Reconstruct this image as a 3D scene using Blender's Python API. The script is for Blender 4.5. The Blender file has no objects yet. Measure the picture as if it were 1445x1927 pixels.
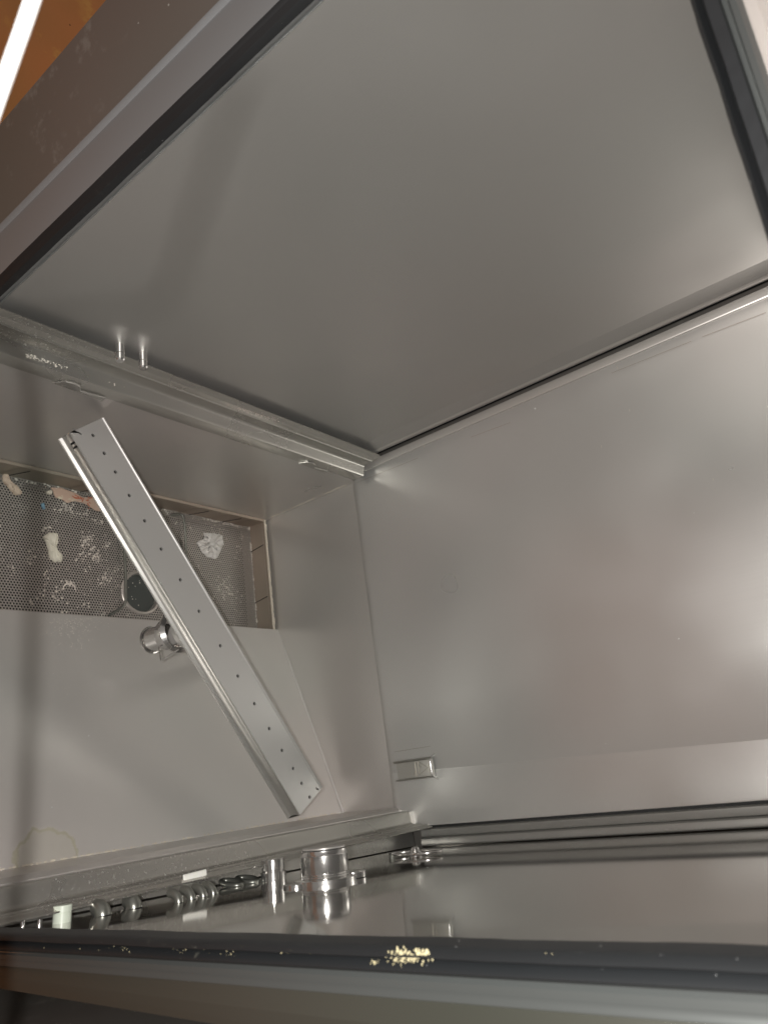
import bpy, bmesh, math, random
from mathutils import Vector, Matrix
random.seed(7)
S = bpy.context.scene
COL = S.collection
UP = 1.30                                  # camera height above the floor outside
FPX = 1360.07; CX, CY = 722.5, 963.5
# rows: camera right, camera down, camera forward, in world axes (x across, y into the machine, z up)
R = ((0.13319997, 0.611263, 0.78013801), (0.93740602, 0.17784664, -0.29940027), (-0.32175723, 0.77118617, -0.54931245))

# ---------------------------------------------------------------- camera
cd = bpy.data.cameras.new('camera'); cam = bpy.data.objects.new('camera', cd); COL.objects.link(cam)
m = Matrix(((R[0][0], -R[1][0], -R[2][0], 0), (R[0][1], -R[1][1], -R[2][1], 0), (R[0][2], -R[1][2], -R[2][2], UP), (0, 0, 0, 1)))
cam.matrix_world = m
cd.sensor_fit = 'VERTICAL'; cd.sensor_height = 36; cd.lens = FPX/1927*36
cd.clip_start = .01; cd.clip_end = 100
cd.dof.use_dof = True; cd.dof.focus_distance = .72; cd.dof.aperture_fstop = 15
S.camera = cam
# ---------------------------------------------------------------- world and lamps
w = bpy.data.worlds.new('World'); S.world = w; w.use_nodes = True
bg = w.node_tree.nodes['Background']; bg.inputs[0].default_value = (1.0, .93, .88, 1); bg.inputs[1].default_value = .24
def lamp(name, off, size, power, col, look=None):
    l = bpy.data.lights.new(name, 'AREA'); l.shape = 'DISK'; l.size = size; l.energy = power; l.color = col
    o = bpy.data.objects.new(name, l); COL.objects.link(o)
    p = Vector((0, 0, UP)) + Vector(R[0])*off[0] - Vector(R[1])*off[1] + Vector(R[2])*off[2]
    t = Vector(look) + Vector((0, 0, UP)) if look else p + Vector(R[2])
    o.location = p; o.rotation_euler = (t-p).to_track_quat('-Z', 'Y').to_euler()
    return o
lamp('flash_lamp', (-.024, .012, -.02), .009, 6.0, (1, .98, .95), (-.2, .75, -.45))
S.view_settings.view_transform = 'Standard'; S.view_settings.look = 'None'
S.view_settings.exposure = 0; S.view_settings.gamma = 1
S.render.engine = 'CYCLES'
S.cycles.max_bounces = 10; S.cycles.glossy_bounces = 8; S.cycles.diffuse_bounces = 5
S.cycles.sample_clamp_indirect = 40.0; S.cycles.blur_glossy = 0.0; S.cycles.caustics_reflective = True

# ---------------------------------------------------------------- measuring helpers
def ray(px, py):
    a = (px-CX, py-CY, FPX)
    return Vector([sum(R[r][i]*a[r] for r in range(3)) for i in range(3)])
def at(px, py, ax, v):
    d = ray(px, py); return d*(v/d[ax])
def xr(y): return .085 + .058*(y-.337)              # the right-hand wall, slightly askew
def at_wall(px, py, off=0):
    d = ray(px, py); return d*((.085-off-.058*.337)/(d[0]-.058*d[1]))

def on_floor(px, py):
    d = ray(px, py); k = .102/.292; return d*((-.861+.228*k)/(d.z-k*d.x))
# ---------------------------------------------------------------- materials
def mat(name, base, rough=.35, metal=1.0, speck=0, speckcol=(.7, .7, .68), scale=0, scalecol=(.62, .6, .55), brush=None, rvar=.06, blotch=.0, spec=.5, specscale=60, stain=None, bump=.0, scthr=.6, scs=60):
    M = bpy.data.materials.new(name); M.use_nodes = True
    nt = M.node_tree; N = nt.nodes; L = nt.links; b = N['Principled BSDF']
    b.inputs['Metallic'].default_value = metal; b.inputs['Roughness'].default_value = rough
    b.inputs['Specular IOR Level'].default_value = spec
    tc = N.new('ShaderNodeTexCoord')
    col = None
    def rgb(c):
        n = N.new('ShaderNodeRGB'); n.outputs[0].default_value = (*c, 1); return n.outputs[0]
    def mix(f, a, c):
        n = N.new('ShaderNodeMix'); n.data_type = 'RGBA'
        L.new(f, n.inputs[0]); L.new(a, n.inputs[6]); L.new(c, n.inputs[7]); return n.outputs[2]
    def noise(s, det=2, vec=None, rg=.5):
        n = N.new('ShaderNodeTexNoise'); n.inputs['Scale'].default_value = s; n.inputs['Detail'].default_value = det; n.inputs['Roughness'].default_value = rg
        L.new(vec or tc.outputs['Object'], n.inputs['Vector']); return n.outputs['Fac']
    def ramp(f, a, c, va=0, vb=1):
        n = N.new('ShaderNodeMapRange'); n.inputs[1].default_value = a; n.inputs[2].default_value = c
        n.inputs[3].default_value = va; n.inputs[4].default_value = vb; L.new(f, n.inputs[0]); return n.outputs[0]
    def mul(a, c):
        n = N.new('ShaderNodeMath'); n.operation = 'MULTIPLY'; L.new(a, n.inputs[0])
        if isinstance(c, (int, float)): n.inputs[1].default_value = c
        else: L.new(c, n.inputs[1])
        return n.outputs[0]
    def add(a, c):
        n = N.new('ShaderNodeMath'); n.operation = 'ADD'; n.use_clamp = True; L.new(a, n.inputs[0]); L.new(c, n.inputs[1]); return n.outputs[0]
    c1 = base; c2 = tuple(x*y for x, y in zip(base, (1.03, .985, .985)))
    c3 = tuple(x*y for x, y in zip(base, (.97, 1.0, .985)))
    if blotch:
        c2 = tuple(x*(1+1.3*blotch*k) for x, k in zip(base, (.9, .1, .1))); c3 = tuple(x*(1-1.3*blotch*k) for x, k in zip(base, (1.1, .6, .7)))
    col = mix(ramp(noise(4, 1), 0, 1), rgb(c3), rgb(c2))
    ro = ramp(noise(9, 1.5), 0, 1, rough-rvar*1.6, rough+rvar*1.6)
    dirt = None
    if speck:
        v = N.new('ShaderNodeTexVoronoi'); v.inputs['Scale'].default_value = specscale; L.new(tc.outputs['Object'], v.inputs['Vector'])
        sel = N.new('ShaderNodeSeparateColor'); L.new(v.outputs['Color'], sel.inputs[0])
        on = ramp(sel.outputs[0], 1-speck, 1-speck+.001)
        siz = ramp(sel.outputs[1], 0, 1, .02, .075)
        lt = N.new('ShaderNodeMath'); lt.operation = 'LESS_THAN'; L.new(v.outputs['Distance'], lt.inputs[0]); L.new(siz, lt.inputs[1])
        sp = mul(on, lt.outputs[0])
        col = mix(sp, col, rgb(speckcol)); dirt = sp
    if scale:
        a = ramp(noise(scs, 6, rg=.7), scthr, scthr+.08); g = ramp(noise(7, 2), .5, .62)
        sc = mul(mul(a, g), scale)
        col = mix(sc, col, rgb(scalecol)); dirt = add(dirt, sc) if dirt else sc
    if stain:
        (sx, sy, sz), sr, scol = stain
        mp = N.new('ShaderNodeMapping'); mp.inputs['Location'].default_value = (-sx, -sy, -sz); L.new(tc.outputs['Object'], mp.inputs[0])
        ln = N.new('ShaderNodeVectorMath'); ln.operation = 'LENGTH'; L.new(mp.outputs[0], ln.inputs[0])
        nn = noise(30, 4)
        sm = N.new('ShaderNodeMath'); sm.operation = 'MULTIPLY_ADD'; L.new(nn, sm.inputs[0]); sm.inputs[1].default_value = sr*1.1; L.new(ln.outputs['Value'], sm.inputs[2])
        body = ramp(sm.outputs[0], sr*1.5, sr*1.44, 0, .3)
        ring = mul(ramp(sm.outputs[0], sr*1.56, sr*1.50), ramp(sm.outputs[0], sr*1.38, sr*1.46))
        st = add(mul(ring, .7), body)
        col = mix(st, col, rgb(scol)); s2 = mul(st, .6); dirt = add(dirt, s2) if dirt else s2
    L.new(col, b.inputs['Base Color'])
    if dirt:
        inv = N.new('ShaderNodeMath'); inv.operation = 'MULTIPLY_ADD'; L.new(dirt, inv.inputs[0]); inv.inputs[1].default_value = -metal; inv.inputs[2].default_value = metal
        L.new(inv.outputs[0], b.inputs['Metallic'])
        ro = add(ro, mul(dirt, .4))
    L.new(ro, b.inputs['Roughness'])
    if brush or bump:
        mp = N.new('ShaderNodeMapping'); mp.inputs['Scale'].default_value = brush or (1, 1, 1); L.new(tc.outputs['Object'], mp.inputs[0])
        h = noise(1 if brush else 200, 3, mp.outputs[0])
        bp = N.new('ShaderNodeBump'); bp.inputs['Strength'].default_value = bump or .05; bp.inputs['Distance'].default_value = .001
        L.new(h, bp.inputs['Height']); L.new(bp.outputs[0], b.inputs['Normal'])
    return M
ST = (.46, .445, .425)
M = {
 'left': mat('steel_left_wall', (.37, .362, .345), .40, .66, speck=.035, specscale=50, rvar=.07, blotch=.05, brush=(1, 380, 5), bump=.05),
 'right': mat('steel_right_wall', (.50, .49, .46), .06, .9, speck=.03, specscale=60, rvar=.015, blotch=.05),
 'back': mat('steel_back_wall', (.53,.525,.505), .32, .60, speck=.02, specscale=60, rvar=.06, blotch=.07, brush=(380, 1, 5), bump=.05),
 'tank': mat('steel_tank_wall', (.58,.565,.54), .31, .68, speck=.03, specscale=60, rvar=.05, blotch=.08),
 'floor': mat('steel_tank_floor', (.58,.565,.54), .34, .35, speck=.04, specscale=70, rvar=.05, blotch=.08, scale=.08),
 'rail': mat('steel_rack_rail', (.45, .44, .41), .28, .8, speck=.06, specscale=110, rvar=.08, scale=.6, scthr=.60, scs=330, scalecol=(.62, .62, .58)),
 'ceil': mat('darkened_ceiling', (.16, .155, .145), .6, .4), 'seamd': mat('steel_corner_strip_dull', (.27, .265, .25), .38, .55, speck=.03),
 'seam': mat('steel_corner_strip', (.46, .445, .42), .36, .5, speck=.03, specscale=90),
 'frame': mat('steel_door_frame', (.26, .275, .285), .4, .35, speck=.06, specscale=90, blotch=.05),
 'frame_shaded': mat('steel_door_frame_shaded', (.07, .075, .073), .38, .5, speck=.06, specscale=90, blotch=.05),  # same frame steel, colour darkened for the grazing light on these sides
 'jamb': mat('steel_door_jamb', (.20, .192, .175), .38, .5, speck=.14, specscale=90, speckcol=(.32, .3, .27), blotch=.15, scale=.12, scthr=.56, scs=40),
 'black': mat('black_door_rubber', (.009, .010, .011), .5, 0, speck=.2, specscale=190, speckcol=(.25, .25, .25), scale=.12, scthr=.6, scs=160, scalecol=(.4, .38, .3)),
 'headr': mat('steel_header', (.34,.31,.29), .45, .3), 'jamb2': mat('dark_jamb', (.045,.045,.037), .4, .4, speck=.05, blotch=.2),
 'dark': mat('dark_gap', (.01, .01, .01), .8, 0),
 'arm': mat('steel_spray_arm', (.5, .49, .475), .42, .5, speck=.03, specscale=80, rvar=.03),
 'armside': mat('polished_arm_side', (.58, .57, .545), .32, .8, rvar=.04),
 'perf': mat('perforated_steel', (.43, .41, .375), .36, .5, speck=.3, specscale=120, rvar=.08, blotch=.13, scale=.85, scthr=.57, scs=48, scalecol=(.6, .58, .52)),
 'pit': mat('stained_pit_steel', (.33, .29, .24), .4, .4, blotch=.3, scale=.3, rvar=.1),
 'scale': mat('limescale_crust', (.6, .55, .46), .8, 0, scale=.6, scalecol=(.35, .28, .2), bump=.6),
 'chrome': mat('turned_steel', (.66, .65, .635), .17, .92, rvar=.04, scale=.1, scthr=.6, scs=200),
 'louver': mat('dull_steel_tube', (.24, .245, .22), .3, .75, rvar=.05),
 'cap': mat('pale_green_plastic', (.6, .66, .56), .35, 0, rvar=.05),
 'white': mat('white_plastic', (.72, .72, .68), .4, 0, rvar=.05),
 'water': mat('murky_water', (.045, .052, .048), .12, 0, scale=.5, scthr=.55, scs=50, scalecol=(.12, .13, .1), spec=.8),
 'onion': mat('pale_food_scrap', (.66, .63, .53), .5, 0, bump=.4, scale=.5, scthr=.55, scs=120, scalecol=(.4, .34, .24)),
 'film': mat('translucent_white_film', (.6, .58, .55), .3, 0, bump=.4),
 'blue': mat('blue_scrap', (.2, .36, .48), .6, 0),
 'bread': mat('brown_food_scrap', (.5, .42, .33), .7, 0, bump=.6, scale=.9, scthr=.5, scs=60, scalecol=(.22, .12, .07)),
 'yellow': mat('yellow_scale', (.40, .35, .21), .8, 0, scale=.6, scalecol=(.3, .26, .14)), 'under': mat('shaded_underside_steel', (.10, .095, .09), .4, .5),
 'crumb': mat('white_crumbs', (.62, .6, .54), .7, 0, blotch=.2),
 'label': mat('pink_paper_label', (.50, .37, .29), .7, 0, scale=1.0, scthr=.52, scs=70, scalecol=(.6, .56, .42)),
 'red': mat('red_smear', (.42, .13, .07), .7, 0),
 'ground': mat('terracotta_floor', (.62, .25, .07), .7, 0, speck=.9, specscale=30, speckcol=(.05, .025, .01), blotch=.3, scale=.8, scthr=.5, scs=9, scalecol=(.75, .36, .1), bump=.5),
 'rod': mat('bright_wire', (.26, .27, .27), .3, 0),
}
M['floor2'] = mat('steel_tank_floor_stained', (.60,.585,.56), .33, .52, speck=.04, specscale=70, rvar=.05, blotch=.08,
                  stain=(tuple(on_floor(92, 1606)), .030, (.40, .37, .27)))

# ---------------------------------------------------------------- building helpers
def link(name, bm, material, parent=None, smooth=False, solid=0, bevel=0, off=-1):
    bmesh.ops.remove_doubles(bm, verts=bm.verts, dist=1e-6)
    bmesh.ops.recalc_face_normals(bm, faces=bm.faces)
    me = bpy.data.meshes.new(name); bm.to_mesh(me); bm.free()
    me.materials.append(M[material])
    if smooth:
        for p in me.polygons: p.use_smooth = True
        me.set_sharp_from_angle(angle=math.radians(38)) if hasattr(me, 'set_sharp_from_angle') else None
    o = bpy.data.objects.new(name, me); COL.objects.link(o)
    if parent is None: o.location = (0, 0, UP)
    else: o.parent = parent; o.matrix_parent_inverse = Matrix.Identity(4); o.location = parent_offset(parent)
    if solid:
        md = o.modifiers.new('solid', 'SOLIDIFY'); md.thickness = solid; md.offset = off
        if smooth:
            md = o.modifiers.new('split', 'EDGE_SPLIT'); md.split_angle = math.radians(40)
    if bevel:
        md = o.modifiers.new('bevel', 'BEVEL'); md.width = bevel; md.segments = 2; md.limit_method = 'ANGLE'
    return o
def parent_offset(parent):
    # all meshes hold coordinates measured from the camera height; undo the chain of parent locations
    t = Vector((0, 0, UP)); p = parent
    while p: t -= p.location; p = p.parent
    return t
def thing(name, loc, label, cat, group=None):
    o = bpy.data.objects.new(name, None); COL.objects.link(o); o.empty_display_size = .05
    o.location = Vector(loc) + Vector((0, 0, UP)); tag(o, label, cat, group); return o
def tag(o, label=None, cat=None, group=None, kind=None):
    if label: o['label'] = label
    if cat: o['category'] = cat
    if group: o['group'] = group
    if kind: o['kind'] = kind
    return o
def quad(bm, *ps):
    return bm.faces.new([bm.verts.new(p) for p in ps])
def grid(bm, rows):
    vs = [[bm.verts.new(p) for p in r] for r in rows]
    for i in range(len(vs)-1):
        for j in range(len(vs[0])-1):
            bm.faces.new((vs[i][j], vs[i+1][j], vs[i+1][j+1], vs[i][j+1]))
def box(bm, a, b):
    x0, y0, z0 = a; x1, y1, z1 = b
    v = [bm.verts.new((x, y, z)) for x in (x0, x1) for y in (y0, y1) for z in (z0, z1)]
    for f in ((0, 1, 3, 2), (4, 6, 7, 5), (0, 4, 5, 1), (2, 3, 7, 6), (0, 2, 6, 4), (1, 5, 7, 3)): bm.faces.new([v[i] for i in f])
def frame_of(d):
    d = Vector(d).normalized(); a = Vector((0, 0, 1)) if abs(d.z) < .9 else Vector((1, 0, 0))
    u = d.cross(a).normalized(); return u, d.cross(u)
def lathe(bm, base, axis, prof, n=32):
    # prof: list of (distance along the axis, radius)
    ax = Vector(axis).normalized(); u, v = frame_of(ax); base = Vector(base)
    rows = []
    for (h, r) in prof:
        if r < 1e-7: rows.append([bm.verts.new(base+ax*h)])
        else: rows.append([bm.verts.new(base+ax*h+(u*math.cos(2*math.pi*k/n)+v*math.sin(2*math.pi*k/n))*r) for k in range(n)])
    for a, b in zip(rows, rows[1:]):
        for k in range(n):
            q = (k+1) % n
            if len(a) == 1: bm.faces.new((a[0], b[k], b[q]))
            elif len(b) == 1: bm.faces.new((a[k], b[0], a[q]))
            else: bm.faces.new((a[k], b[k], b[q], a[q]))
def tube(bm, pts, r, n=10, cap=True):
    pts = [Vector(p) for p in pts]; rows = []
    u = None
    for i, p in enumerate(pts):
        d = (pts[min(i+1, len(pts)-1)]-pts[max(i-1, 0)]).normalized()
        if u is None: u, _ = frame_of(d)
        u = (u-d*u.dot(d)).normalized(); v = d.cross(u)
        rr = r[i] if isinstance(r, (list, tuple)) else r
        rows.append([bm.verts.new(p+(u*math.cos(2*math.pi*k/n)+v*math.sin(2*math.pi*k/n))*rr) for k in range(n)])
    for a, b in zip(rows, rows[1:]):
        for k in range(n): bm.faces.new((a[k], b[k], b[(k+1) % n], a[(k+1) % n]))
    if cap: bm.faces.new(rows[0]); bm.faces.new(rows[-1])
def rounded(pts, rad=.008, n=6):
    pts = [Vector(p) for p in pts]; out = [pts[0]]
    for a, b, c in zip(pts, pts[1:], pts[2:]):
        d1 = (a-b); d2 = (c-b); r = min(rad, d1.length*.45, d2.length*.45)
        p0 = b+d1.normalized()*r; p1 = b+d2.normalized()*r
        for k in range(n+1):
            t = k/n; out.append(p0*(1-t)**2+b*2*t*(1-t)+p1*t*t)
    out.append(pts[-1]); return out
def lump(bm, c, r, sq=(1, 1, 1), sub=1, jit=.25, rot=0):
    mt = Matrix.Translation(c) @ Matrix.Rotation(rot, 4, 'Z') @ Matrix.Diagonal((*[r*s for s in sq], 1))
    res = bmesh.ops.create_icosphere(bm, subdivisions=sub, radius=1, matrix=mt)
    for v in res['verts']:
        v.co += Vector((random.uniform(-1, 1), random.uniform(-1, 1), random.uniform(-.4, .4)))*r*jit*.5
def sweep(bm, prof, ys, shift=lambda y: 0):
    grid(bm, [[(x+shift(y), y, z) for (x, z) in prof] for y in ys])
def lin(a, b, n): return [a+(b-a)*i/n for i in range(n+1)]

# ================================================================ the setting outside
bm = bmesh.new(); quad(bm, (-8, -6, -UP), (8, -6, -UP), (8, 8, -UP), (-8, 8, -UP))
tag(link('floor', bm, 'ground'), kind='structure')

# ================================================================ the dishwasher
dw = thing('dishwasher', (-.18, .55, -1.25), 'stainless steel commercial dishwasher seen into its open wash chamber', 'dishwasher')
Y0, YB, ZT = .262, .85, .035
# left wall, lifted out a little along its seam with the back
bm = bmesh.new()
grid(bm, [[(-.450, y, z) for z in lin(-.66, ZT, 8)] for y in lin(.268, .800, 10)])
grid(bm, [[(x, y, z) for z in (-.66, ZT)] for x, y in ((-.450, .800), (-.4485, .812), (-.446, .822), (-.4455, .8235))])
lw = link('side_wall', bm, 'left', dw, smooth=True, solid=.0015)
tag(lw, 'matt grey left wall of the chamber')
bm = bmesh.new(); quad(bm, (-.4500, .8235, -.63), (-.4500, .8235, ZT), (-.4520, .853, ZT), (-.4520, .853, -.63)); link('seam_gap', bm, 'dark', lw)
bm = bmesh.new()
grid(bm, [[(x, y, z) for z in (-.612, ZT)] for x, y in ((-.4510, .8255), (-.4475, .8262), (-.4463, .828), (-.4463, .8385), (-.4475, .8405), (-.4510, .8410))])
link('corner_strip', bm, 'seam', lw, smooth=True)
# inner return of the door opening, left
bm = bmesh.new()
grid(bm, [[(x, y, z) for z in (-.72, ZT)] for x, y in ((-.4325, .2530), (-.4350, .2560), (-.4395, .2600), (-.4470, .2645), (-.4500, .268))])
link('wall_return', bm, 'frame', lw, smooth=True)
# two steel studs standing off the left wall
for (px, py) in ((226, 648), (269, 663)):
    p = at(px, py, 0, -.450); bm = bmesh.new()
    lathe(bm, p, (1, 0, 0), [(0, .0052), (.0115, .0052), (.0118, .0045), (.0125, .0045), (.0128, .0052), (.019, .0052), (.0205, .004), (.0205, 0)], 24)
    link('stud', bm, 'chrome', lw, smooth=True)

bm = bmesh.new(); random.seed(2)
for q in ((828, 62), (908, 152), (848, 206), (926, 344), (1080, 388), (243, 467), (205, 525), (190, 545), (308, 582), (560, 375), (512, 398), (430, 330), (590, 340), (600, 395), (655, 500), (710, 250), (940, 215), (1000, 620), (460, 238), (104, 606), (340, 425)):
    lump(bm, at(*q, 0, -.4499), random.uniform(.0005, .0009), (.5, 1, 1))
tag(link('dust_speck', bm, 'crumb', lw), kind='stuff')
bm = bmesh.new()
for k in range(26):
    q = random.choice(((970, 576, 7), (662, 325, 2), (565, 392, 16), (645, 455, 12), (700, 480, 30), (560, 455, 8)))
    lump(bm, at(random.gauss(q[0], q[2]), random.gauss(q[1], q[2]), 0, -.4499), random.uniform(.0003, .0007), (.5, 1, 1))
tag(link('dark_speck', bm, 'dark', lw), kind='stuff')
# right wall: polished, mirror-like at this angle
bm = bmesh.new()
grid(bm, [[(xr(y), y, z) for z in lin(-.70, ZT, 8)] for y in lin(.25, .862, 8)])
rw = link('side_wall', bm, 'right', dw, solid=.0015, off=1)
tag(rw, 'polished right wall mirroring the rail and the back')

# back wall with a rolled lower edge over the tank wall
bm = bmesh.new()
prof = [(.8500, ZT), (.8500, -.1), (.8500, -.20), (.8500, -.30), (.8500, -.40), (.8500, -.47), (.8500, -.55), (.8500, -.644), (.8500, -.648)]
for k in range(1, 9):
    a = k/8*math.radians(75); prof.append((.8500+.010*(1-math.cos(a)), -.648-.016*math.sin(a)))
FA, FB = at(712, 1457, 1, .85), at(1600, 1376, 1, .85); GA, GB = at(1060, 1427, 1, .85), at(1600, 1455, 1, .85)  # creases and tilt shaped in to stand for flash light mirrored onto the wall
def caustic(z): return FA.x + (FB.x-FA.x)*(z-FA.z)/(FB.z-FA.z)
def caustic2(z): return max(caustic(z)+.0012, GA.x + (GB.x-GA.x)*(z-GA.z)/(GB.z-GA.z))
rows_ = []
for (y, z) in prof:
    f1 = caustic(z); f2 = caustic2(z)
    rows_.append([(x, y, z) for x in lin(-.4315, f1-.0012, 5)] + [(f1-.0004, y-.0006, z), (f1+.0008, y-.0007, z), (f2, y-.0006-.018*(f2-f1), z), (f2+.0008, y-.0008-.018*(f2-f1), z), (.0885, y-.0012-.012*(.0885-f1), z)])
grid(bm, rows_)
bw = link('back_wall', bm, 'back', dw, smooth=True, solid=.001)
bm = bmesh.new()          # edge strips left and right of the back wall, raised a little
grid(bm, [[(x, y, z) for z in (-.635, ZT)] for x, y in ((-.4440, .853), (-.4438, .8478), (-.4432, .8470), (-.4335, .8470), (-.4318, .8480), (-.4316, .8500))])
link('edge_strip', bm, 'seam', bw, smooth=True)
bm = bmesh.new()
grid(bm, [[(x, y, z) for z in (-.612, ZT)] for x, y in ((.0855, .8499), (.0860, .8485), (.0885, .8478), (.0892, .8485), (.0893, .853))])
link('edge_strip', bm, 'back', bw, smooth=True)
bm = bmesh.new()          # black slot and the two ribs of the corner post, right
quad(bm, (.0880, .8535, -.62), (.0880, .8535, ZT), (.0935, .8535, ZT), (.0935, .8535, -.62)); link('seam_gap', bm, 'dark', bw)
bm = bmesh.new()
grid(bm, [[(x, y, z) for z in (-.616, ZT)] for x, y in ((.0925, .854), (.0928, .8475), (.0940, .8455), (.0990, .8455), (.1020, .8465), (.1030, .8510), (.1036, .8462), (.1050, .8440), (.1100, .8425), (.1120, .8430), (.1134, .8450))])
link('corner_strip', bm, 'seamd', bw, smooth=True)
# faint scribed lines on the back wall
bm = bmesh.new()
for a, b in (((672, 908), (786, 862)), ((885, 823), (960, 795)), ((1150, 702), (1300, 642)), ((1320, 634), (1440, 588)), ((900, 1525), (1180, 1500)), ((1230, 1478), (1440, 1460)), ((742, 1415), (810, 1404)), ((745, 1487), (820, 1477))):
    A, B = at(*a, 1, .8492), at(*b, 1, .8492); d = (B-A).normalized(); n = Vector((0, 1, 0)).cross(d)*.00022
    bm = bmesh.new(); quad(bm, A-n, B-n, B+n, A+n); link('scribed_line', bm, 'pit', bw)
bm = bmesh.new()
for q in ((797, 838), (868, 806), (905, 788), (962, 765), (1160, 690), (1183, 770), (1105, 1507), (1222, 1497), (1357, 1486), (1130, 838), (1340, 900)):
    a = at(*q, 1, .8493); tube(bm, [a, a+Vector((.0018, 0, .0006)), a+Vector((.003, 0, -.0004))], .0004, 5)
tag(link('drip_mark', bm, 'crumb', bw), kind='stuff')
# steel clip welded to the back wall, folded from sheet
cl = [at(748, 1433, 1, .85), at(818, 1423, 1, .85), at(824, 1462, 1, .85), at(754, 1469, 1, .85)]
xa = cl[0].x; xb = (cl[2].x+cl[3].x)/2; za = cl[0].z; zb = (cl[1].z+cl[2].z)/2
bm = bmesh.new()
quad(bm, (xa, .8465, za), (xa, .8465, zb-.002), (xb, .8465, zb-.002), (xb, .8465, za))
for x, s in ((xa, 1), (xb, -1)):
    grid(bm, [[(x, .849, z), (x, .8415, z), (x+s*.0010, .840, z), (x+s*.0022, .8415, z), (x+s*.0022, .8464, z)] for z in (za, zb-.002)])
clip = link('wall_clip', bm, 'rail', bw, solid=.0006, smooth=True)
bm = bmesh.new()
tube(bm, rounded([(xa-.003, .8485, zb+.001), (xa, .840, zb), (xa+.004, .837, zb), (xb-.004, .837, zb), (xb, .840, zb), (xb+.003, .8485, zb+.001)], .003), .0011)
link('wire_edge', bm, 'chrome', clip, smooth=True)
bm = bmesh.new()           # stamped mark
def mk(u, v): return (xa+(xb-xa)*u, .8462, za+(zb-za)*v)
for pts in (((.12, .50), (.88, .50)), ((.15, .58), (.80, .58), (.50, .82), (.15, .60)), ((.20, .52), (.45, .66)), ((.30, .84), (.75, .84)), ((.55, .50), (.75, .44))):
    tube(bm, [mk(*p) for p in pts], .00035, 5)
link('stamped_mark', bm, 'pit', clip)

# ceiling of the chamber, out of view, darkened to curb bounced flash
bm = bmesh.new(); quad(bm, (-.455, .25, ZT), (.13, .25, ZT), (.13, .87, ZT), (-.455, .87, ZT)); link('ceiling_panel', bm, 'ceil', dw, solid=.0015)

# tank walls below the rails
bm = bmesh.new(); grid(bm, [[(-.425, y, z) for z in (-.935, -.80, -.6415)] for y in lin(.24, .858, 6)])
link('tank_wall', bm, 'tank', dw, solid=.0015)
bm = bmesh.new(); quad(bm, (-.4245, .858, -.935), (.10, .858, -.935), (.10, .858, -.640), (-.4245, .858, -.640))
link('tank_wall', bm, 'tank', dw, solid=.0015)
def xf(y): return .05+.014*(y-.365)/.485
bm = bmesh.new(); grid(bm, [[(xf(y), y, z) for z in (-.80, -.652)] for y in (.24, .4, .6, .8575)])
grid(bm, [[(xf(y), y, -.652), (xf(y)+.004, y, -.646), (xf(y)+.02, y, -.646)] for y in (.24, .4, .6, .8575)])
link('tank_wall', bm, 'tank', dw, solid=.0012, off=1)
bm = bmesh.new(); quad(bm, (-.4245, .24, -.935), (.08, .24, -.935), (.08, .24, -.66), (-.4245, .24, -.66)); link('tank_wall', bm, 'tank', dw)

# sloping tank floor, blended up into the back wall
def zf(x): return -.861 + (x+.228)*(.102/.292)
bm = bmesh.new(); rows = []
for x in lin(-.228, .0655, 14):
    r = .003*max(0, min(1, (x+.235)/.06)); z0 = zf(x)
    row = [(x, y, z0) for y in lin(.24, .857-.0035, 10)]
    for k in range(1, 7):
        a = k/6*math.pi/2; row.append((x, .857-r+r*math.sin(a) if r > .0001 else .857, z0+r*(1-math.cos(a))))
    rows.append(row)
rows = [[(-.2285, p[1], p[2]-.012) for p in rows[0]], [(-.2285, p[1], p[2]-.0015) for p in rows[0]]] + rows
grid(bm, rows); fl = link('tank_floor', bm, 'floor2', dw, smooth=True, solid=.001)
bm = bmesh.new()           # limescale line where the floor meets the front and back sheets
random.seed(3)
for k in range(260):
    t = random.random(); y = .30+t*.54; c = Vector((xf(y)-.0012, y, zf(xf(y))+random.uniform(.0003, .0018)))
    if random.random() < .6: lump(bm, c, random.uniform(.0005, .0014), (1, 1.6, .6))
tag(link('limescale', bm, 'scale', fl), kind='stuff'); bm = bmesh.new()
for k in range(120):
    t = random.random(); c = Vector((-.4235, .852, -.675))*(1-t)+Vector((-.4235, .853, -.86))*t
    lump(bm, c, random.uniform(.0005, .0012), (1, 1, 1.5))
tag(link('limescale', bm, 'scale', fl), kind='stuff')

# rack rails
def rail_prof(s):       # s=+1: left rail, opening towards +x; distances from the lip
    P = [(-.0025, .006), (-.001, .0012), (0, 0), (.0007, -.002), (.0010, -.0098), (.0022, -.0110), (.0014, -.0128), (.0022, -.023), (.0035, -.0265), (.0055, -.0278), (.0165, -.0300), (.0185, -.0313), (.0192, -.034), (.0192, -.049), (.018, -.0505), (.006, -.0508)]
    return [(s*x, z) for x, z in P]
bm = bmesh.new()
ys = lin(.24, .835, 12)
sweep(bm, [(x-.4365, z-.593) for x, z in rail_prof(1)], ys)
rl = link('rack_rail', bm, 'rail', dw, smooth=True, solid=.0012, off=0)
tag(rl, 'left rack rail with limescale on its ledge')
bm = bmesh.new(); random.seed(31)
for k in range(420):
    t = random.random(); px = 50+t*190; py = 668+t*50+random.gauss(0, 3.2+3*math.sin(t*9))
    p = at(px, py, 2, -.6215)
    if -.4315 < p.x < -.4195: lump(bm, p, random.uniform(.0002, .0007), (1.2, 1.6, .35), rot=random.random()*3)
for k in range(150):
    t = random.random(); px = 425+t*100; py = (762+t*30)+random.gauss(0, 2.2)
    p = at(px, py, 0, -.4345); lump(bm, p, random.uniform(.00015, .0005), (.4, 1.6, 1))
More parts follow.
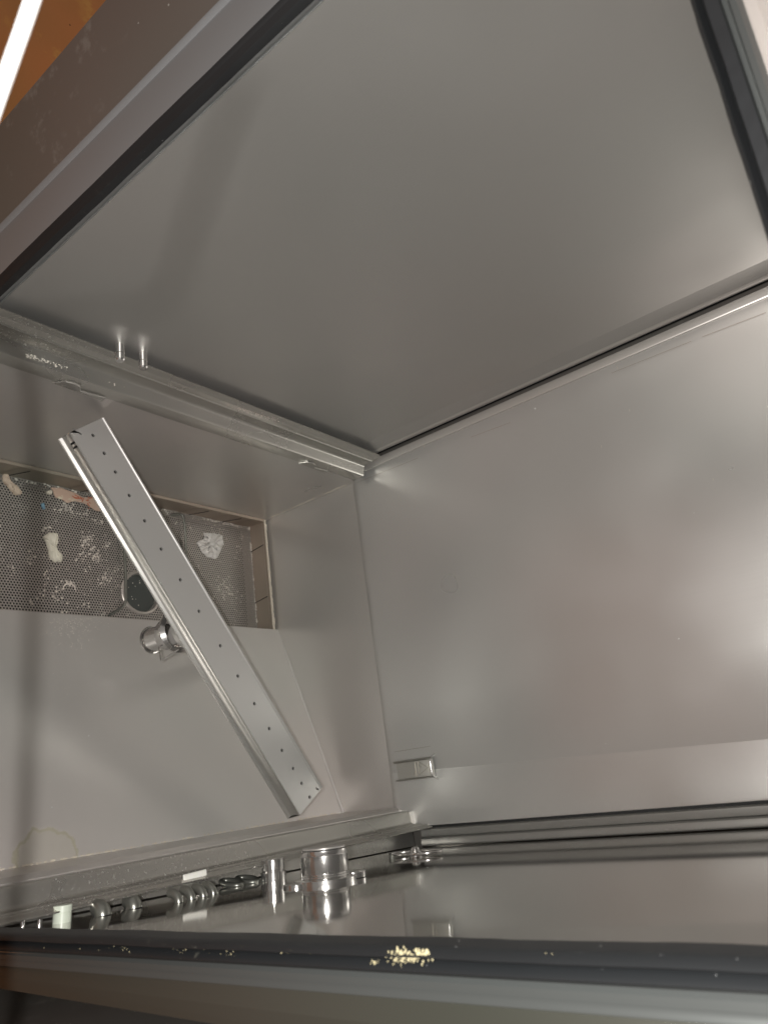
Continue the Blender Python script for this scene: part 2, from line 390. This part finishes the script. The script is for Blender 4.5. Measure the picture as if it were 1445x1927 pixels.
for k in range(60):
    t = random.random(); p = at(425+t*110, 758+t*39, 0, -.4352); lump(bm, p, random.uniform(.0002, .0005), (.6, 2, .8))
tag(link('rail_scale', bm, 'crumb', rl), kind='stuff')
bm = bmesh.new(); quad(bm, (-.4495, .27, -.6400), (-.4375, .27, -.6400), (-.4375, .84, -.6400), (-.4495, .84, -.6400)); link('gap_backing', bm, 'dark', rl)
# folded corner tongue at the end of the rail
bm = bmesh.new()
grid(bm, [[(-.4375, .832, -.594), (-.4440, .846, -.5945), (-.4475, .849, -.5945)], [(-.4350, .834, -.622), (-.4400, .844, -.6225), (-.4430, .849, -.6225)]])
link('end_tongue', bm, 'rail', rl, solid=.001, smooth=True)
for px0, py0 in ((112, 717), (585, 862)):
    c = at(px0, py0, 0, -.4165); bm = bmesh.new()
    yy = c.y; X = -.4163; zb = -.6445
    pts = [(yy-.004, zb+.001), (yy+.004, zb+.012), (yy+.012, zb+.0145), (yy+.020, zb+.012), (yy+.024, zb+.006), (yy+.0245, zb+.004), (yy+.052, zb+.006), (yy+.052, zb-.002)]
    f = bm.faces.new([bm.verts.new((X, y, z)) for y, z in pts]); ex = bmesh.ops.extrude_face_region(bm, geom=[f])
    for v in ex['geom']:
        if isinstance(v, bmesh.types.BMVert): v.co.x += .0016
    ht = link('hook_tab', bm, 'rail', rl, bevel=.0003)
    bm = bmesh.new(); tube(bm, [(X+.0022, yy+.004, zb+.0125), (X+.003, yy+.012, zb+.0152), (X+.003, yy+.020, zb+.0125), (X+.003, yy+.0245, zb+.005), (X+.002, yy+.053, zb+.0065), (X+.002, yy+.053, zb-.002)], .0006, 6)
    link('tab_edge', bm, 'seam', ht)
# right rail
def xl(y): return .073+.014*(y-.29)/.52
bm = bmesh.new()
sweep(bm, [(x, z-.600) for x, z in rail_prof(-1)], lin(.24, .842, 10), xl)
rr = link('rack_rail', bm, 'rail', dw, smooth=True, solid=.0012, off=0)
tag(rr, 'right rack rail in front of the row of fittings')
bm = bmesh.new(); sweep(bm, [(-.019, -.6295), (-.0003, -.6265), (-.0003, -.612), (-.001, -.603)], (.842, .853), lambda y: xl(y)+.0012)
link('end_tongue', bm, 'seam', rr, solid=.0012, smooth=True)
bm = bmesh.new(); grid(bm, [[(xl(y)+.001, y, -.640), (xr(y)-.001, y, -.640)] for y in (.25, .86)]); link('gap_backing', bm, 'rail', rr)
bm = bmesh.new()
y = .462; box(bm, (xl(y)-.0045, y-.010, -.6005), (xl(y)+.0015, y+.016, -.5985)); link('lip_clip', bm, 'white', rr, bevel=.0008)

# ---- fittings on the right wall
NW = Vector((-1, .058, 0)).normalized()
def wallpart(name, px, py, prof, material, n=40):
    p = at_wall(px, py); bm = bmesh.new(); lathe(bm, p, NW, prof, n)
    return link(name, bm, material, rw, smooth=True), p
# big turned steel boss with an eared flange
o, p = wallpart('steel_boss', 613, 1660, [(0, .0285), (.0035, .0285), (.0045, .0265), (.0050, .0218), (.0060, .0212), (.0068, .0218), (.0078, .0212), (.0088, .0216), (.0225, .0216), (.0235, .0208), (.0265, .0205), (.0275, .0190), (.0275, 0)], 'chrome', 56)
for s in (-1, 1):
    bm = bmesh.new(); lathe(bm, p+Vector((.001, .025*s, .012*s)), NW, [(0, .0115), (.0045, .0115), (.0055, .0105), (.0055, 0)], 28)
    link('flange_ear', bm, 'chrome', o, smooth=True)
bm = bmesh.new()
lathe(bm, p+NW*.0276, NW, [(0, .0200), (.0012, .0198), (.0018, .0185), (.0018, 0)], 48); link('boss_cap', bm, 'seam', o, smooth=True)
o, p = wallpart('steel_bush', 515, 1657, [(0, .0125), (.008, .0125), (.0085, .0105), (.0095, .0105), (.010, .0113), (.019, .0113), (.020, .010), (.020, 0)], 'chrome', 36)
o, p = wallpart('plastic_cap', 117, 1736, [(0, .0068), (.0065, .0068), (.0067, .0065), (.0072, .0065), (.0074, .0070), (.0118, .0070), (.0122, .0066), (.0122, 0)], 'cap', 32)
for px, py in ((43, 1743), (75, 1740)):
    wallpart('screw', px, py, [(0, .0018), (.0035, .0018), (.0040, .0012), (.0040, 0)], 'chrome', 14)
# bent pipe ends: each rises from the wall and curls back behind the rail
def elbow(px, py, R_, r, name, a1=115, flat=1.0):
    p = at_wall(px, py); bm = bmesh.new(); pts = []
    for k in range(15):
        a = math.radians(a1)*k/14
        pts.append(p+NW*(R_*.8*math.sin(a))+Vector((0, -.15, -1)).normalized()*(R_*(1-math.cos(a))))
    tube(bm, pts, r, 20); return link(name, bm, 'louver', rw, smooth=True)
elbow(194, 1723, .0074, .0066, 'pipe_elbow', 90); elbow(253, 1709, .0076, .0068, 'pipe_elbow', 90)
for px, py in ((337, 1699), (361, 1693), (383, 1688), (402, 1683)): elbow(px, py, .0098, .0038, 'pipe_loop', 95)
for px, py, a in ((436, 1668, 0), (466, 1662, 0)):
    bm = bmesh.new(); p = at_wall(px, py)+NW*.005
    pts = [p+Vector((.0, math.cos(t)*.007, math.sin(t)*.013))-NW*(.002+.002*math.sin(t)) for t in [k/24*2*math.pi for k in range(25)]]
    tube(bm, pts, .0026, 10, False)
    link('heater_loop', bm, 'louver', rw, smooth=True)
# chrome level probe with its oval plate, close to the back
p = at_wall(782, 1611)
bm = bmesh.new()
lathe(bm, p, NW, [(0, .0075), (.004, .0070), (.006, .0052), (.0085, .0046), (.0095, .003), (.0100, 0)], 28)
pb = link('level_probe', bm, 'chrome', rw, smooth=True)
bm = bmesh.new()
pts = [p+NW*.0035+Vector((.058*math.cos(t)*.020, math.cos(t)*.020, math.sin(t)*.034)) for t in [k/40*2*math.pi for k in range(41)]]
tube(bm, pts, .0016, 10, False); link('oval_ring', bm, 'chrome', pb, smooth=True)
bm = bmesh.new()
lathe(bm, p+Vector((0, -.016, -.022)), NW, [(0, .0035), (.004, .003), (.0055, .002), (.006, 0)], 18)
link('probe_nut', bm, 'louver', pb, smooth=True)

# ---- riser that carries the spray arm
ZA = -.68; K = ZA/-.64
HC = Vector((-.17200632*K, .5255084*K, ZA))
bm = bmesh.new()
zb = zf(HC.x)
tube(bm, rounded([(HC.x-.002, HC.y+.165, zb-.006), (HC.x-.002, HC.y+.160, zb+.03), (HC.x, HC.y+.03, zb+.098), (HC.x, HC.y+.006, zb+.098)], .03), .0125, 20)
rs = link('riser_base', bm, 'floor', fl, smooth=True)
zt = zb+.056
bm = bmesh.new()
lathe(bm, (HC.x, HC.y, zt), (0, 0, 1), [(0, 0), (0, .0148), (.001, .0158), (.0035, .0158), (.0045, .0148), (.034, .0148), (.035, .0185), (.037, .0195), (.053, .0195), (.054, .026), (.058, .0265), (.062, .022)], 44)
ps = link('spray_riser', bm, 'chrome', rs, smooth=True)
bm = bmesh.new()
cz = zt+.0045
pts = [(HC.x+.0165*math.cos(t), HC.y+.0165*math.sin(t), cz) for t in [k/30*2*math.pi for k in range(31)]]
tube(bm, pts, .0012, 8, False); link('clamp_ring', bm, 'chrome', ps, smooth=True)
bm = bmesh.new()
tube(bm, [at(300, 1218, 1, HC.y-.012), at(303, 1243, 1, HC.y-.014), at(337, 1222, 1, HC.y-.012)], .0010, 8)
link('wire_clip', bm, 'chrome', ps, smooth=True)

# ---- door opening: rubber gasket, frame, jamb (all in the plane of the opening)
def bar(bm, p0, p1, q0, q1, prof, wob=0):
    # prof: (share of the way from the p line to the q line, y offset)
    N_ = 60 if wob else 1; rs_ = []
    for i in range(N_+1):
        t = i/N_; a = p0.lerp(p1, t); b = q0.lerp(q1, t); d = (b-a).normalized()
        w1 = wob*(math.sin(i*.55)*.5+random.uniform(-.35, .35)); w2 = wob*(math.sin(i*.37+1)*.4+random.uniform(-.3, .3))
        rs_.append([a+(b-a)*u+d*(w1*(1-u))+Vector((0, v+w2*(0 < u < 1), 0)) for u, v in prof])
    grid(bm, rs_)
def pl(px, py): return at(px, py, 1, .25)
Lg0, Lg1 = Vector((-.4318, .25, -.60)), Vector((-.4318, .25, .012))
Lo0, Lo1 = Vector((-.4468, .25, -.60)), Vector((-.4468, .25, .012))
bm = bmesh.new()
gp = [(0, .012), (0, .002), (.06, -.002), (.3, -.0045), (.42, -.002), (.5, .0005), (.58, -.002), (.8, -.004), (1, -.001), (1, .010)]
bar(bm, Lg0, Lg1, Lo0, Lo1, [(0, .0035)]+gp[1:], .0004)
Rg0, Rg1 = pl(-60, 1753), pl(1600, 1806); Ro0, Ro1 = pl(-60, 1784.5), pl(1600, 1879)
bar(bm, Rg0, Rg1, Ro0, Ro1, gp, .0003)
T0, T1 = pl(1230, -205), pl(1560, 810); U0, U1 = pl(1290, -195), pl(1560, 600)
bar(bm, T0, T1, U0, U1, [(0, .012), (0, .001), (.04, -.003), (.16, -.0045), (.30, -.001), (.36, .002), (.46, -.004), (.9, -.0045), (1, -.001), (1, .010)], .0004)
gk = link('door_gasket', bm, 'black', dw, smooth=True); tag(gk, 'black rubber door seal spotted with white and yellow scale')
bm = bmesh.new(); random.seed(11)
for k in range(110):
    t = random.gauss(0, .35); px = 765+t*45; py = 1800+random.gauss(0, 8)+t*4
    if not 1782 < py < 1818: continue
    lump(bm, at(px, py, 1, .2462), random.uniform(.00012, .00042), (1.5, .4, 1))
for px, py, n, s in ((795, 1792, 50, 6), (705, 1812, 16, 5), (745, 1812, 16, 9), (415, 1792, 16, 20), (345, 1790, 14, 12), (120, 1778, 8, 60), (225, 1785, 16, 20), (183, 1786, 5, 3), (560, 1790, 10, 40), (1033, 1795, 8, 3)):
    for k in range(n):
        x = random.gauss(px, s); yv = random.gauss(py+(x-px)*.04, min(s, 6)*.7); top = 1755+x*.031; bot = 1788+x*.056
        if top+2 < yv < bot-2 and random.random() < (.9 if n >= 16 and px > 600 else .45): lump(bm, at(x, yv, 1, .2462), random.uniform(.00006, .00026 if n < 40 else .0004), (1.5, .4, 1))
for k in range(0):
    t = random.random(); lump(bm, pl(1310+t*100, 30+t*330)+Vector((random.uniform(-.001, .001), -.004, random.uniform(-.002, .002))), random.uniform(.0002, .00045), (1.6, .4, 2.5))
tag(link('scale_deposit', bm, 'yellow', gk), 'crumbly pale yellow scale on the seal', kind='stuff')
# frame around the opening: flat flange ending in a rolled bead
fp = [(0, .001), (.2, 0), (.88, 0), (.93, -.0022), (.97, -.0028), (1, .0005)]
bm = bmesh.new()
bar(bm, Lo0+Vector((-.0003, 0, 0)), Lo1+Vector((-.0003, 0, .03)), Vector((-.507, .25, -.62)), Vector((-.490, .25, -.05+.09)), fp)
link('door_frame', bm, 'frame', dw, smooth=True, solid=.001)
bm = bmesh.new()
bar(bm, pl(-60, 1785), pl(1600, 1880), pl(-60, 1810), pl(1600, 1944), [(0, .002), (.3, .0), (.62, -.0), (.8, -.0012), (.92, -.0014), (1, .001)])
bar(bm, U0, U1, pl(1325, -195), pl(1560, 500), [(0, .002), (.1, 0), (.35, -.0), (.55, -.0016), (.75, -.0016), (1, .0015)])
link('door_frame', bm, 'frame_shaded', dw, smooth=True, solid=.001)
bm = bmesh.new()
bar(bm, Vector((-.5073, .25, -.62)), Vector((-.4903, .25, .04)), Vector((-.594, .232, -.64)), Vector((-.575, .232, .04)), [(0, .002), (1, 0)])
quad(bm, Vector((-.594, .232, -.64)), Vector((-.575, .232, .04)), Vector((-.575, .9, .04)), Vector((-.594, .9, -.64)))
tag(link('door_jamb', bm, 'jamb', dw, solid=.0012), 'brownish outer jamb on the left')
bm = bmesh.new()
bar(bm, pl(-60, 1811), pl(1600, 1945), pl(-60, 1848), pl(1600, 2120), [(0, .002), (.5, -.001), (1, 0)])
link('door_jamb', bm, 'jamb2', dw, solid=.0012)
bm = bmesh.new()
bar(bm, pl(1326, -195), pl(1560, 498), pl(1600, -195), pl(1700, 300), [(0, .002), (.12, .004), (.3, .001), (1, 0)])
link('header_panel', bm, 'headr', dw, solid=.0012)
# outer cabinet below the opening
bm = bmesh.new(); box(bm, (-.592, .262, -1.25), (-.470, .96, ZT+.06)); box(bm, (-.469, .885, -1.25), (.20, .96, ZT+.06)); box(bm, (.150, .262, -1.25), (.20, .884, ZT+.06)); box(bm, (-.469, .262, ZT+.02), (.149, .884, ZT+.06)); box(bm, (-.469, .262, -1.25), (.149, .884, -.95)); link('cabinet', bm, 'jamb', dw)

# bright wire of the door handle close to the lens, top left
rod = bmesh.new()
def near(px, py, d):
    v = ray(px, py); return v*(d/FPX)
wp = rounded([near(112, -160, .085), near(63, 0, .09), near(-6, 195, .091), near(-62, 355, .092), near(-400, 420, .10), near(-300, 490, .17), near(-150, 560, .17), near(-148, 760, .17), near(-152, 1300, .17), near(-158, 2100, .17)], .03)  # off-frame run added and bent to cast the left-edge shadow band
tube(rod, wp, [max(.0006, min(.0017, .0006+(p.length-.12)*.018)) for p in wp], 14)
o = link('door_shadow_wire', rod, 'rod', None, smooth=True)
tag(o, 'blurred bright steel wire crossing the top left corner, its off-frame run added to cast a shadow band', 'wire')

# ================================================================ strainer
PX0, PX1, PYA, PYB, ZR, ZP = -.4225, -.2300, .30, .8535, -.861, -.902
stn = thing('strainer', ((PX0+PX1)/2, .6, ZP), 'perforated steel strainer pan sunk in the tank floor, littered with food scraps', 'strainer')
bm = bmesh.new(); pitch = .0040; rh = .00138; hx = pitch/math.sqrt(3)
DC = at(267, 1115, 2, ZP); DR = .031
ncols = int((PYB-PYA)/pitch); nrows = int((PX1+.006-PX0)/(pitch*math.sqrt(3)/2))
for j in range(nrows+1):
    for i in range(ncols+1):
        cx = PX0+.001+j*pitch*math.sqrt(3)/2; cy = PYA+i*pitch+(pitch/2 if j % 2 else 0)
        if cy > PYB-.002: continue
        if (cx-DC.x)**2+(cy-DC.y)**2 < (DR-.001)**2: continue
        inner = []; outer = []
        for k in range(12):
            a = math.pi/6*k; inner.append(bm.verts.new((cx+rh*math.cos(a), cy+rh*math.sin(a), ZP)))
            rad = hx if k % 2 == 0 else pitch/2
            outer.append(bm.verts.new((cx+rad*math.cos(a), cy+rad*math.sin(a), ZP)))
        for k in range(12):
            q = (k+1) % 12; bm.faces.new((inner[k], outer[k], outer[q], inner[q]))
me = bpy.data.meshes.new('perforated_plate'); bm.to_mesh(me); bm.free(); me.materials.append(M['perf'])
o = bpy.data.objects.new('perforated_plate', me); COL.objects.link(o); o.parent = stn; o.location = parent_offset(stn)
md = o.modifiers.new('solid', 'SOLIDIFY'); md.thickness = .0008
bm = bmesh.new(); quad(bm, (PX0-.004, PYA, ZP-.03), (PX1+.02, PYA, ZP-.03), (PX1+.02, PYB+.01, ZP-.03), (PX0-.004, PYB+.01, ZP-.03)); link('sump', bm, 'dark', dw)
# upstanding sides with lapped seams
bm = bmesh.new()
grid(bm, [[(PX0-.0005, y, ZR-.001), (PX0+.004, y, ZR-.0015), (PX0+.0045, y, ZR-.006), (PX0+.0018, y, ZR-.0095), (PX0+.0015, y, ZP)] for y in (PYA, PYB)])
for y in (.415, .512, .56, .70, .765, .815):
    quad(bm, (PX0+.0024, y, ZP), (PX0+.0024, y+.022, ZP), (PX0+.0028, y+.034, ZR-.010), (PX0+.0028, y+.012, ZR-.010))
link('side_panel', bm, 'pit', stn, smooth=False)
bm = bmesh.new()
grid(bm, [[(x, PYB-.001, ZR-.001), (x, PYB-.004, ZR-.002), (x, PYB-.0042, ZR-.007), (x, PYB-.0018, ZR-.010), (x, PYB-.0015, ZP)] for x in (PX0, PX1+.006)])
link('end_panel', bm, 'pit', stn)
for x in (-.375, -.283):
    bm = bmesh.new(); tube(bm, [(x, PYB-.0022, ZP), (x-.004, PYB-.0024, ZR-.010)], .0006, 6); link('lap_seam', bm, 'dark', stn)
for y in (.425, .53, .60, .72, .79):
    bm = bmesh.new(); tube(bm, [(PX0+.0026, y, ZP), (PX0+.003, y+.016, ZR-.011)], .0006, 6); link('lap_seam', bm, 'dark', stn)
bm = bmesh.new(); random.seed(5)
for k in range(170):
    lump(bm, (random.uniform(PX0+.004, PX1+.002), PYB-.003+random.uniform(-.0015, .0015), ZR+random.uniform(-.001, .0012)), random.uniform(.0008, .0022), (1.3, .8, .6))
box(bm, (PX0+.001, PYB-.0038, ZR-.0025), (PX1+.004, PYB-.0012, ZR-.0008))
tag(link('scaled_rim', bm, 'scale', stn), 'end rim crusted with pale limescale')
bm = bmesh.new()   # dark seam line round the far edge of the plate
for k in range(120):
    if random.random() < .6: lump(bm, (PX0+.003+random.random()*.003, random.uniform(.34, .85), ZP+.001), random.uniform(.0006, .0018), (1, 1.5, .6))
for k in range(60): lump(bm, (random.uniform(PX0, PX1), PYB-.004+random.random()*.0015, ZP+.001), random.uniform(.0006, .0018), (1.5, 1, .6))
tag(link('edge_residue', bm, 'crumb', stn), kind='stuff')
# drain ring
bm = bmesh.new(); lathe(bm, DC, (0, 0, 1), [(-.012, DR-.0022), (.001, DR-.0020), (.0018, DR-.0012), (.0018, DR), (.0008, DR+.0025), (.0002, DR+.003)], 56)
dr = link('drain_ring', bm, 'perf', stn, smooth=True)
bm = bmesh.new(); lathe(bm, DC, (0, 0, 1), [(-.008, 0), (-.008, DR-.0020)], 48); link('standing_water', bm, 'water', dr)
# wire handles
zh = ZP+.006
def h(px, py, z=zh): return at(px, py, 2, z)
bm = bmesh.new(); tube(bm, rounded([h(232, 975), h(237, 1080), h(238, 1139), h(206, 1158, ZP+.001)], .012), .0021, 12); link('wire_handle', bm, 'louver', stn, smooth=True)
bm = bmesh.new(); tube(bm, rounded([h(322, 969, ZP+.001), h(345, 966), h(349, 1000), h(352, 1060)], .010), .0021, 12); link('wire_handle', bm, 'louver', stn, smooth=True)

# ================================================================ spray arm
def ua(px, py): return at(px, py, 2, ZA)
P0, P1 = ua(131, 811), ua(565, 1533); P2, P3 = ua(194, 786), ua(602, 1488)
sa = thing('spray_arm', HC, 'long flat steel spray arm with a row of jet holes, lying diagonally above the strainer', 'spray arm')
D = (P1-P0).normalized(); Nn = Vector((-D.y, D.x, 0))
if (P2-P0).dot(Nn) < 0: Nn = -Nn
W = ((P2-P0).dot(Nn)+(P3-P0).dot(Nn))/2
LN = (P1-P0).length
def loc(u, v, z=0): return P0+D*u+Nn*v+Vector((0, 0, z))
u2a = (P2-P0).dot(D); u2b = (P3-P0).dot(D)
bm = bmesh.new()
outl = [loc(.002, 0), loc(LN, 0), loc(u2b, W), loc(u2a, W)]
ed = []
ov = [bm.verts.new(p) for p in outl]
for i in range(4): ed.append(bm.edges.new((ov[i], ov[(i+1) % 4])))
rings = []
hs = [(176, 819), (197, 853), (218, 888), (244, 932), (273, 980), (304, 1033), (340, 1091), (375, 1150), (415, 1215), (448, 1272), (479, 1324), (507, 1371), (531, 1412), (552, 1446), (568, 1474), (583, 1500)]
for hp in hs:
    c = ua(*hp); rg = [bm.verts.new(c+Vector((math.cos(a)*.0022, math.sin(a)*.0022, 0))) for a in [k/16*2*math.pi for k in range(16)]]
    ed += [bm.edges.new((rg[k], rg[(k+1) % 16])) for k in range(16)]; rings.append(rg)
def slot(c, d, l, w_):
    n = Vector((-d.y, d.x, 0)); ps = [c+d*(l*a)+n*(w_*b) for a, b in ((-1, -.6), (-.8, -1), (.8, -1), (1, -.6), (1, .6), (.8, 1), (-.8, 1), (-1, .6))]
    rg = [bm.verts.new(p) for p in ps]; rings.append(rg); return [bm.edges.new((rg[k], rg[(k+1) % 8])) for k in range(8)]
ed += slot(ua(147, 812.5), (ua(152, 816)-ua(141, 808)).normalized(), .0052, .0011)
ed += slot(ua(597, 1484.5), (ua(601, 1487)-ua(593, 1482)).normalized(), .0035, .0013)
bmesh.ops.triangle_fill(bm, edges=ed, use_beauty=True)
for f in list(bm.faces):       # nothing may close over a hole
    vs = set(f.verts)
    for rg in rings:
        if vs <= set(rg): bm.faces.remove(f); break
for rg in rings:
    n = len(rg); low = [bm.verts.new(v.co+Vector((0, 0, -.0022))) for v in rg]
    for k in range(n): bm.faces.new((rg[k], rg[(k+1) % n], low[(k+1) % n], low[k]))
top = link('top_plate', bm, 'arm', sa)
# pressed sides
H = .0155
bm = bmesh.new()
def side(prof, va, ua_, ub_):
    grid(bm, [[loc(u, va+a, b) for a, b in prof] for u in (ua_, ub_)])
side([(0, 0), (-.0008, .0006), (-.0018, .0004), (-.0022, -.001), (-.0018, -.0035), (-.0010, -.0060), (-.0012, -.0105), (-.0022, -.0138), (-.0050, -.0155), (-.0062, -.0150), (-.0068, -.0160), (-.0050, -.0172)], 0, .002, LN-.001)
sd = link('side_channel', bm, 'armside', sa, smooth=True)
bm = bmesh.new()
side([(0, 0), (.0007, -.0020), (.0015, -.0022), (.0024, -.0006), (.0030, -.0002), (.0058, -.0012), (.0066, -.0030), (.0066, -.0150)], W, u2a, u2b)
link('side_lip', bm, 'arm', sa, smooth=True)
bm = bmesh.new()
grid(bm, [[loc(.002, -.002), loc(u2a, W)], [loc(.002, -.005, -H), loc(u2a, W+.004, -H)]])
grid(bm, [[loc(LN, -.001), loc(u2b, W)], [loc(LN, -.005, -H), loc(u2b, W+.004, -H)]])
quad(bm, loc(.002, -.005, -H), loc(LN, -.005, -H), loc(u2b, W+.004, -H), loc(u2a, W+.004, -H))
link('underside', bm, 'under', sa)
bm = bmesh.new()
for u in (.0135, .0185): tube(bm, [loc(u, -.0024, .0006), loc(u, -.0030, -.003), loc(u, -.0024, -.005)], .0013, 8)
link('end_clip', bm, 'dark', sa)
bm = bmesh.new()
lathe(bm, HC+Vector((0, 0, -.030)), (0, 0, 1), [(0, .017), (.001, .0275), (.012, .0285), (.0145, .024)], 40); link('hub', bm, 'armside', sa, smooth=True)

# ================================================================ what lies in the strainer
def onp(px, py, dz=.0005): return at(px, py, 2, ZP+dz)
def slab(name, pix, thick, material, label, cat, group=None, wav=.0006, parent=None):
    pts0 = [onp(*p, .0008) for p in pix]; pts = []
    for a, b in zip(pts0, pts0[1:]+pts0[:1]):
        for k in range(4):
            q = a.lerp(b, k/4); e = (b-a).length*.10
            pts.append(q+Vector((random.uniform(-e, e), random.uniform(-e, e), 0)))
    c = sum(pts, Vector())/len(pts)
    bm = bmesh.new(); rings_ = []
    for s, z in ((1, -.0006), (1.0, thick*.35), (.9, thick*.8), (.7, thick), (.45, thick*.9), (.2, thick)):
        rings_.append([bm.verts.new(c+(p-c)*s+Vector((0, 0, z+random.uniform(-wav, wav)*(s < 1)))) for p in pts])
    for a, b in zip(rings_, rings_[1:]):
        for k in range(len(pts)): q = (k+1) % len(pts); bm.faces.new((a[k], a[q], b[q], b[k]))
    bm.faces.new(rings_[-1])
    o = link(name, bm, material, parent, smooth=True)
    if parent is None:
        for v in o.data.vertices: v.co -= c
        o.location = c+Vector((0, 0, UP)); tag(o, label, cat, group)
    return o
G = 'food scraps in the strainer'
slab('food_scrap', [(82, 1010), (92, 1003), (107, 1003), (108, 1018), (106, 1028), (111, 1044), (118, 1050), (115, 1057), (103, 1058), (96, 1052), (91, 1036), (88, 1020)], .004, 'onion', 'long pale boot-shaped onion scrap on the left half of the strainer', 'food scrap', G, .001)
slab('food_scrap', [(6, 892), (10, 888), (14, 896), (16, 906), (28, 914), (36, 920), (42, 930), (30, 932), (18, 920), (8, 908)], .004, 'bread', 'brown and white curved food scrap in the far left corner of the strainer', 'food scrap', G, .001)
slab('food_scrap', [(78, 948), (83, 946), (86, 958), (81, 959)], .0012, 'blue', 'small light blue scrap on the perforated plate', 'food scrap', G, .0003)
slab('food_scrap', [(88, 925), (97, 922), (98, 930), (90, 931)], .003, 'onion', 'small round white scrap beside the pink label', 'food scrap', G, .0006)
slab('plastic_film', [(371, 1021), (385, 1012), (384, 1002), (396, 1004), (404, 1003), (418, 1008), (420, 1024), (414, 1040), (408, 1052), (396, 1050), (384, 1044), (378, 1034)], .0035, 'film', 'crumpled whitish plastic film right of the spray arm', 'plastic film', None, .0035)
lb = slab('paper_label', [(101, 922), (182, 935), (196, 962), (160, 952), (104, 936)], .0009, 'label', 'torn pink paper label with red smears along the strainer edge', 'paper label', None, .0002)
bm = bmesh.new(); random.seed(8)
for k in range(16):
    x = random.gauss(165, 8); y_ = 938+(x-140)*.22+random.gauss(0, 5)
    lump(bm, onp(x, y_, .0022), random.uniform(.0006, .0014), (2.2, .8, .25), rot=random.random()*3)
for k in range(8): lump(bm, onp(random.uniform(135, 150), random.uniform(932, 938), .0022), .0012, (2.5, .7, .25), rot=1.3)
link('red_print', bm, 'red', lb)
bm = bmesh.new(); random.seed(21)
cl_ = [(400, 1080, 5, 0), (165, 1020, 9, 70), (181, 1045, 7, 45), (155, 1048, 5, 18), (202, 1027, 4, 14), (130, 1100, 5, 20), (105, 1120, 6, 16), (163, 968, 4, 16), (120, 955, 7, 30), (88, 994, 4, 10), (60, 1050, 7, 16), (85, 1088, 6, 12), (200, 1090, 8, 26), (162, 1072, 4, 9), (423, 1100, 7, 36), (430, 1118, 8, 24), (410, 985, 12, 34), (450, 1000, 12, 20), (446, 1040, 8, 16), (455, 1130, 10, 14), (405, 1125, 9, 12), (440, 1160, 10, 12), (185, 978, 5, 12), (192, 982, 3, 12), (140, 965, 5, 14), (336, 975, 6, 10), (75, 1130, 12, 12), (30, 1060, 14, 14), (225, 1070, 4, 10), (145, 1150, 25, 14), (360, 990, 8, 12)]
for cx, cy, s, n in cl_:
    for k in range(int(n*1.1)): lump(bm, onp(random.gauss(cx, s), random.gauss(cy, s*1.1), random.uniform(-.0003, .0006)), random.choice((.0005, .0008, .0011, .0016)), (1, 1, .45), rot=random.random()*3)
for t in [k/16 for k in range(17)]:
    a = math.pi*(1.05-1.1*t); lump(bm, onp(131+11*math.cos(a), 1107-9*math.sin(a)), .0014, (1, 1, .5))
for k in range(260): lump(bm, onp(random.uniform(5, 480), random.uniform(925, 1160)), random.uniform(.0004, .0011), (1, 1, .5))
tag(link('crumbs', bm, 'crumb'), 'white crumbs and fibres caught all over the perforated strainer plate', 'crumbs', kind='stuff')
bm = bmesh.new(); random.seed(4)
def onf(px, py):
    d = ray(px, py); s = .102/.292; t = (-.861+.228*s)/(d.z-s*d.x); return d*t
for k in range(230):
    p = onf(random.gauss(135, 45), 1162+abs(random.gauss(0, 25))); lump(bm, p+Vector((0, 0, .0004)), random.uniform(.0002, .0005), (1, 1.6, .5), sub=1, rot=random.random()*3)
for k in range(60):
    p = onf(random.uniform(60, 520), random.uniform(1200, 1560)); lump(bm, p+Vector((0, 0, .0004)), random.uniform(.0002, .0006), (1, 1, .5))
tag(link('grit', bm, 'crumb'), 'fine pale grit scattered on the sloping tank floor below the strainer', 'grit', kind='stuff')
